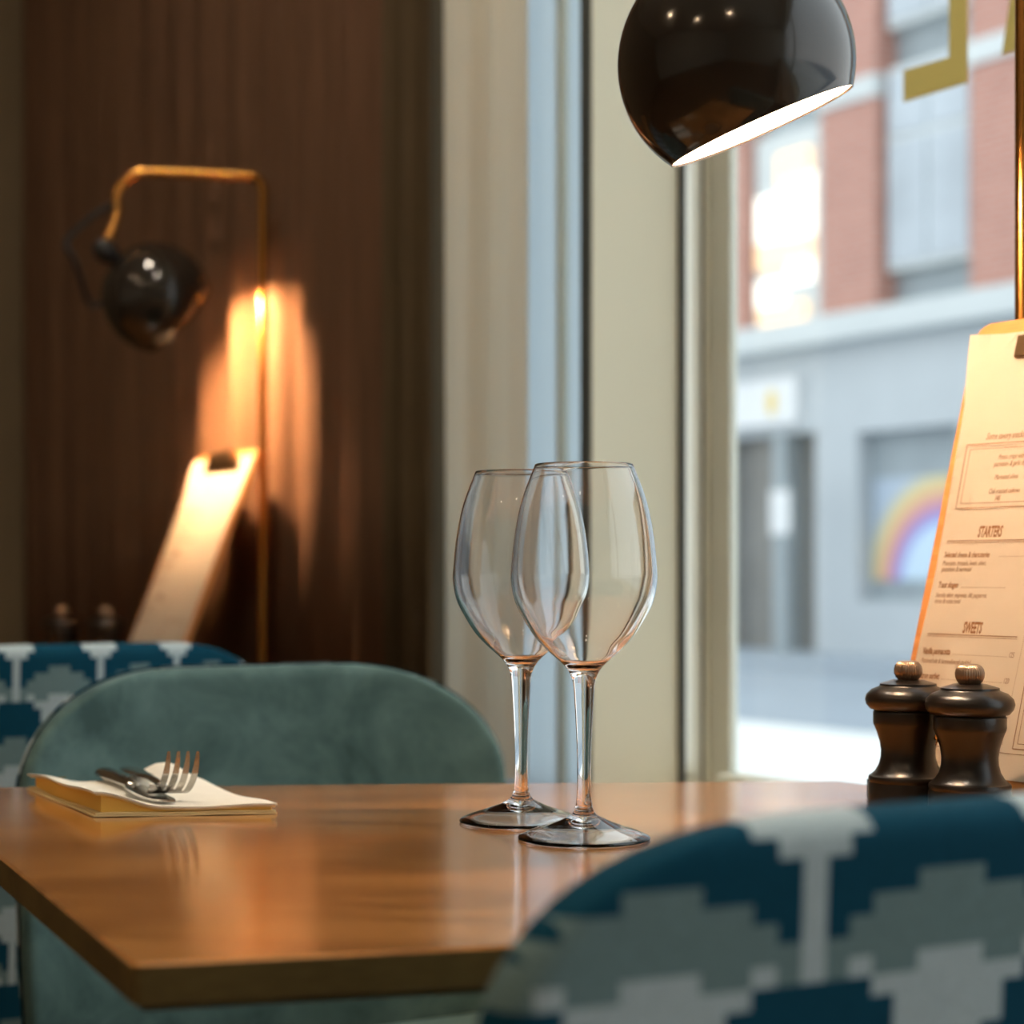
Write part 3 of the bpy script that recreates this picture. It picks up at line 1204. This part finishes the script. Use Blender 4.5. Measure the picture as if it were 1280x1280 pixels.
def napkin_block(name, mat, zlo, zhi, s0, s1, q0, q1, side_wave=0.0, ns=26, nq=20):
    """Closed sheet or pack of sheets between two height functions."""
    b = bmesh.new()
    lo, hi = [], []
    for j in range(nq + 1):
        q = q0 + (q1 - q0) * j / nq
        rl, rh = [], []
        for i in range(ns + 1):
            u = i / ns
            s = s0 + (s1 - s0) * u ** 1.3
            s += side_wave * math.sin(q * 34 + 1.0) * (1 - u) ** 3
            rl.append(b.verts.new(napkin_pt(s, q, zlo(s, q))))
            rh.append(b.verts.new(napkin_pt(s, q, zhi(s, q))))
        lo.append(rl)
        hi.append(rh)
    for j in range(nq):
        for i in range(ns):
            b.faces.new((lo[j][i], lo[j + 1][i], lo[j + 1][i + 1], lo[j][i + 1]))
            b.faces.new((hi[j][i], hi[j][i + 1], hi[j + 1][i + 1], hi[j + 1][i]))
    for i in range(ns):
        b.faces.new((lo[0][i], lo[0][i + 1], hi[0][i + 1], hi[0][i]))
        b.faces.new((lo[nq][i], hi[nq][i], hi[nq][i + 1], lo[nq][i + 1]))
    for j in range(nq):
        b.faces.new((lo[j][0], hi[j][0], hi[j + 1][0], lo[j + 1][0]))
        b.faces.new((lo[j][ns], lo[j + 1][ns], hi[j + 1][ns], hi[j][ns]))
    return obj(name, b, mat, nap, smooth=True, auto=40)


wv = lambda k: (lambda s, q: k + .0002 * math.sin(s * 90 + q * 40))
napkin_block('lower_ply', M['napkin_cream'], wv(.0004), wv(.0015), -.001, LX, 0, LY)
napkin_block('lower_ply', M['napkin_cream'], wv(.0019), wv(.0030), .0005, LX - .0006, .0006, LY - .0006)
o = napkin_block('inner_fold', M['napkin_edge'], wv(.0031), lambda s, q: max(.0034, top_z(s, q) - .0029), .0035, LX - .003, .0030, LY - .002, .0016)
o['label'] = 'yellow inner folds'
napkin_block('upper_ply', M['napkin_cream'], lambda s, q: top_z(s, q) - .0027, lambda s, q: top_z(s, q) - .0016, .0010, LX - .0010, .0012, LY - .001)
napkin_block('upper_ply', M['napkin'], lambda s, q: top_z(s, q) - .0013, lambda s, q: top_z(s, q), -.0008, LX, 0, LY)
# small dark green speck printed on the napkin's far corner
b = new()
lathe(b, [(0, .0004), (.0035, .0004), (.0035, 0), (0, 0)], 16, Matrix.Translation(napkin_pt(.012, .135, top_z(.012, .135) + .0007)) @ Matrix.Diagonal((1, .8, 1, 1)))
o = obj('printed_mark', b, plain('olive_print', (.12, .10, .02), .8), nap)
o['label'] = 'small olive mark'


def loc_nap(p):
    d_ = Vector((p[0], p[1], 0)) - B_
    s_, q_ = None, None
    det = ex.x * ey.y - ex.y * ey.x
    s_ = (d_.x * ey.y - d_.y * ey.x) / det
    q_ = (ex.x * d_.y - ex.y * d_.x) / det
    return s_, q_


# knife
k0, k1 = Vector((-.318, 1.490, 0)), Vector((-.2375, 1.320, 0))
kd = (k1 - k0).normalized()
kl = (k1 - k0).length
ks = Vector((-kd.y, kd.x, 0))
zs = TABLE_Z + .0095
kn = thing('table_knife', 'steel dinner knife lying across the folded napkin', 'knife', (k0.x, k0.y, zs))
pts = [Vector(kd * (kl * f)) + Vector((0, 0, .0035 - .0032 * f)) for f in (0, .02, .06, .2, .35, .48, .52)]
obj('handle', tube(new(), pts, [(.0015, .003), (.0035, .0065), (.0042, .0085), (.0040, .0080), (.0035, .0068), (.0030, .0052), (.0022, .0050)], 16), M['steel'], kn, smooth=True)
b = new()
outl = [(.50, -.0045), (.53, -.0075), (.62, -.0098), (.78, -.0105), (.90, -.0095), (.965, -.0060), (.995, .0010), (1.0, .0062), (.96, .0075), (.75, .0078), (.55, .0066), (.50, .0045)]
lo, hi = [], []
for f, w in outl:
    p = kd * (kl * f) + ks * w
    z = .0035 - .0032 * f
    lo.append(b.verts.new((p.x, p.y, z - .0007)))
    hi.append(b.verts.new((p.x, p.y, z + .0007)))
b.faces.new(lo[::-1])
b.faces.new(hi)
for i in range(len(lo)):
    j = (i + 1) % len(lo)
    b.faces.new((lo[i], lo[j], hi[j], hi[i]))
obj('blade', b, M['steel'], kn)

# fork, tines curving up towards the viewer
f0, f1 = Vector((-.299, 1.490, 0)), Vector((-.241, 1.336, 0))
fd = (f1 - f0).normalized()
fl = (f1 - f0).length
fs = Vector((1, .12, 0)).normalized()
zf = TABLE_Z + .0112
fk = thing('dinner_fork', 'steel dinner fork with raised tines resting on the napkin', 'fork', (f0.x, f0.y, zf))
pts, rad = [], []
for f, z, w, h in ((0, .004, .002, .0012), (.02, .0042, .006, .0016), (.10, .0048, .0082, .0018), (.35, .0060, .0062, .0018), (.60, .0070, .0036, .0020), (.80, .0068, .0030, .0021), (.90, .0058, .0042, .0018)):
    p = fd * (fl * f)
    pts.append(Vector((p.x, p.y, z)))
    rad.append((h, w))
obj('handle', tube(new(), smooth_path(pts, 3), [rad[min(len(rad) - 1, i // 3)] for i in range((len(pts) - 1) * 3 + 1)], 14), M['steel'], fk, smooth=True)
# head: shallow bowl (root) and four tines
hd = Vector((.30, -.30, 0)).normalized()


def fork_sheet(s0, s1, profile, name, taper=None):
    b = bmesh.new()
    rows = []
    n = len(profile)
    for i, (f, z) in enumerate(profile):
        c = fd * (fl * .88) + Vector((fd.x * .35 + .0, fd.y * .35, 0)) * 0 + (fd * .75 + Vector((.35, 0, 0))).normalized() * f
        a, e = s0, s1
        if taper:
            m_, h_ = (s0 + s1) / 2, (s1 - s0) / 2
            k = taper(i / (n - 1))
            a, e = m_ - h_ * k, m_ + h_ * k
        rows.append([b.verts.new(c + fs * a + Vector((0, 0, z))), b.verts.new(c + fs * e + Vector((0, 0, z)))])
    for r0, r1 in zip(rows, rows[1:]):
        b.faces.new((r0[0], r0[1], r1[1], r1[0]))
    bmesh.ops.solidify(b, geom=b.faces[:], thickness=.0020)
    bmesh.ops.bevel(b, geom=b.edges[:], offset=.0004, segments=1, affect='EDGES')
    return obj(name, b, M['steel'], fk, smooth=True, auto=40)


fork_sheet(-.0125, .0125, [(-.004, .0060), (.000, .0030), (.004, .0012), (.009, .0006), (.013, .0016), (.017, .0035)], 'fork_root', taper=lambda u: .45 + .55 * min(1, u * 2.2))
for k in range(4):
    m_ = -.0099 + .0066 * k
    fork_sheet(m_ - .0025, m_ + .0025, [(.0165, .0032), (.020, .0062), (.0235, .0105), (.0265, .0160), (.0285, .0215), (.0298, .0270), (.0305, .0318)], 'tine', taper=lambda u: 1.0 - .6 * u ** 2.5)

# ------------------------------------------------------------------ the street outside
M['asphalt'] = plain('asphalt', (.30, .35, .40), .8, var=.08, scale=1.5)
M['paving'] = plain('pale_concrete_paving', (.78, .79, .76), .8, var=.04, scale=2)
M['plaster'] = plain('pale_grey_stone', (.46, .50, .53), .8, var=.05, scale=.8)
M['stone'] = plain('light_stone_band', (.55, .59, .60), .8, var=.04, scale=1)
M['shop_dark'] = plain('dark_shop_front', (.17, .17, .165), .4, var=.1, scale=2)
M['blue_grey'] = plain('blue_grey_blind', (.30, .35, .38), .6, var=.1, scale=1.4)
M['sky_glass'] = plain('grey_reflecting_glass', (.40, .45, .50), .12, var=.18, scale=.9)
M['sign_white'] = plain('white_sign_board', (.70, .72, .74), .5, var=.02)
M['sign_gold'] = plain('yellow_emblem', (.72, .55, .18), .5, var=.02)


def brick_mat():
    m, nt, p = new_mat('red_brick')
    t = nt.nodes.new('ShaderNodeTexCoord')
    mp = nt.nodes.new('ShaderNodeMapping')
    mp.inputs['Rotation'].default_value = (math.pi / 2, 0, 0)
    nt.links.new(t.outputs['Object'], mp.inputs[0])
    br = nt.nodes.new('ShaderNodeTexBrick')
    br.inputs['Color1'].default_value = (.47, .215, .165, 1)
    br.inputs['Color2'].default_value = (.40, .17, .13, 1)
    br.inputs['Mortar'].default_value = (.45, .38, .34, 1)
    br.inputs['Scale'].default_value = 1.0
    br.inputs['Brick Width'].default_value = .25
    br.inputs['Row Height'].default_value = .075
    br.inputs['Mortar Size'].default_value = .008
    nt.links.new(mp.outputs[0], br.inputs['Vector'])
    nt.links.new(br.outputs[0], p.inputs['Base Color'])
    p.inputs['Roughness'].default_value = .85
    return m


M['brick'] = brick_mat()
M['lit_white'] = emit('lit_window_white', (1.0, .96, .86), 1.15)  # glow stands in for a sunlit building reflected in the glass
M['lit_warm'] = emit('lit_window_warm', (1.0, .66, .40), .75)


def rainbow_mat():
    m, nt, p = new_mat('rainbow_print')
    t = nt.nodes.new('ShaderNodeTexCoord')
    mp = nt.nodes.new('ShaderNodeMapping')
    mp.inputs['Location'].default_value = (-.50, 0, .62)
    nt.links.new(t.outputs['Object'], mp.inputs[0])
    ln = nt.nodes.new('ShaderNodeVectorMath')
    ln.operation = 'LENGTH'
    nt.links.new(mp.outputs[0], ln.inputs[0])
    r = nt.nodes.new('ShaderNodeValToRGB')
    els = r.color_ramp.elements
    els[0].position, els[0].color = 0.0, (.52, .66, .78, 1)
    els[1].position, els[1].color = 1.0, (.40, .48, .58, 1)
    for pos, c in ((.50, (.55, .70, .84, 1)), (.56, (.26, .34, .72, 1)), (.63, (.42, .26, .52, 1)), (.71, (.62, .28, .30, 1)), (.80, (.72, .44, .24, 1)), (.90, (.66, .58, .28, 1))):
        e = els.new(pos)
        e.color = c
    dv = nt.nodes.new('ShaderNodeMath')
    dv.operation = 'MULTIPLY'
    dv.inputs[1].default_value = .78
    nt.links.new(ln.outputs['Value'], dv.inputs[0])
    nt.links.new(dv.outputs[0], r.inputs[0])
    nt.links.new(r.outputs[0], p.inputs['Base Color'])
    p.inputs['Roughness'].default_value = .5
    return m


M['rainbow'] = rainbow_mat()
wstruct('sidewalk', wbox(new(), -14, 40, 1.62, 7.7, -.25, -.02), M['paving'])
wstruct('street', wbox(new(), -14, 40, 7.7, 12.6, -.3, -.06), M['asphalt'])
wstruct('far_sidewalk', wbox(new(), -14, 40, 12.6, 30, -.25, 0.0), M['asphalt'])

NB = 15.0
bd = thing('street_building', 'pale stone and red brick building across the street', 'building', W(17, NB, 0), ROT_W)


def bb(bm, t0, t1, n0, n1, z0, z1, bev=0):
    """Box in the building's frame."""
    return box(bm, (-(max(t0, t1) - 17), n0, z0), (-(min(t0, t1) - 17), n1, z1), bev)


b = new()
# ground floor wall around its openings
bb(b, 4, 15.05, 0, .5, 0, 3.6)
bb(b, 16.66, 17.30, 0, .5, 0, 3.6)
bb(b, 19.3, 30, 0, .5, 0, 3.6)
bb(b, 15.05, 16.66, 0, .5, 0, .62)
bb(b, 15.05, 16.66, 0, .5, 2.55, 3.6)
bb(b, 17.30, 19.3, 0, .5, 2.62, 3.6)
obj('ground_floor_wall', b, M['plaster'], bd)
obj('ledge', bb(new(), 4, 30, -.28, .5, 3.60, 3.92, .03), M['stone'], bd)
for (a, c) in ((16.33, 17.27), (13.9, 14.87), (11.2, 12.4), (18.68, 20.2), (21.5, 23.0)):
    obj('brick_pier', bb(new(), a, c, -.02, .5, 3.92, 11.5), M['brick'], bd)
    for z in (6.35, 8.9):
        obj('stone_band', bb(new(), a - .02, c + .02, -.07, .1, z, z + .26, .01), M['stone'], bd)
b = new()
bb(b, 4, 30, .3, .7, 3.92, 12.0)
obj('upper_wall', b, M['blue_grey'], bd)
for (a, c) in ((14.92, 16.28), (12.45, 13.85), (20.25, 21.45)):
    for z in (4.35, 7.1):
        o = obj('window', bb(new(), a, c, .10, .30, z, z + 2.3, .02), M['stone'], bd)
        g = new()
        for k in range(2):
            u0 = a + .06 + (c - a - .06) / 2 * k
            bb(g, u0, u0 + (c - a) / 2 - .09, .07, .12, z + .08, z + 1.45)
            bb(g, u0, u0 + (c - a) / 2 - .09, .07, .12, z + 1.53, z + 2.22)
        obj('pane', g, M['sky_glass'], o)
# tall window; its glowing panes imitate a mirrored sunlit building
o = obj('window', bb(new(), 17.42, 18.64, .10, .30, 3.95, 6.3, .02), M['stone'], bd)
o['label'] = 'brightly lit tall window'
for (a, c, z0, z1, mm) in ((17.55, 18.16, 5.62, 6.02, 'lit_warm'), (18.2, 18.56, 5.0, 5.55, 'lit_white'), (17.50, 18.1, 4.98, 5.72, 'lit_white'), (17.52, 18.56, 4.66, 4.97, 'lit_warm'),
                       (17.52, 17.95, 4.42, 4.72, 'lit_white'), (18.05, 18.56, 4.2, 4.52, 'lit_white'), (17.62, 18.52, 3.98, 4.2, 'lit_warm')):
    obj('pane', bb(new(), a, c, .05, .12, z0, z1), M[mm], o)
# dark entrance, its posts, sign with yellow emblem, shop window
ent = obj('entrance', bb(new(), 17.30, 19.3, .30, .5, 0, 2.62), M['shop_dark'], bd)
ent['label'] = 'dark recessed entrance'
obj('door_post', bb(new(), 17.98, 18.20, .02, .35, 0, 2.62, .01), M['blue_grey'], ent)
obj('door_post', bb(new(), 17.30, 17.42, .02, .35, 0, 2.62, .01), M['plaster'], ent)
sg = obj('sign_panel', bb(new(), 17.62, 19.3, -.12, 0, 2.72, 3.28, .02), M['sign_white'], bd)
sg['label'] = 'white sign board with a yellow emblem'
e = obj('emblem', lathe(new(), [(0, .01), (.13, .01), (.13, 0), (0, 0)], 20, Matrix.Translation((-(18.05 - 17), -.12, 3.0)) @ Matrix.Rotation(math.pi / 2, 4, 'X') @ Matrix.Diagonal((.8, 1.2, 1, 1))), M['sign_gold'], sg)
sw = obj('shop_window', bb(new(), 15.05, 16.66, .22, .5, .62, 2.55), M['blue_grey'], bd)
sw['label'] = 'shop window with a rainbow poster'
b = box(new(), (-.66, -.006, -.58), (.66, .006, .58))
po = obj('rainbow_poster', b, M['rainbow'], sw)
po.location = (-(15.95 - 17), .205, 1.44)
po['label'] = 'flat rainbow poster'
# kerbside post with a white notice
p = W(17.0, 14.2, 0)
ps = thing('sign_post', 'grey post with a small white notice in front of the entrance', 'sign', p, ROT_W)
obj('pole', lathe(new(), [(0, 0), (.05, 0), (.05, 2.0), (0, 2.0)], 20), M['blue_grey'], ps, smooth=True, auto=40)
obj('notice', box(new(), (-.17, -.07, 1.38), (.17, -.05, 1.88), .01), M['sign_white'], ps)
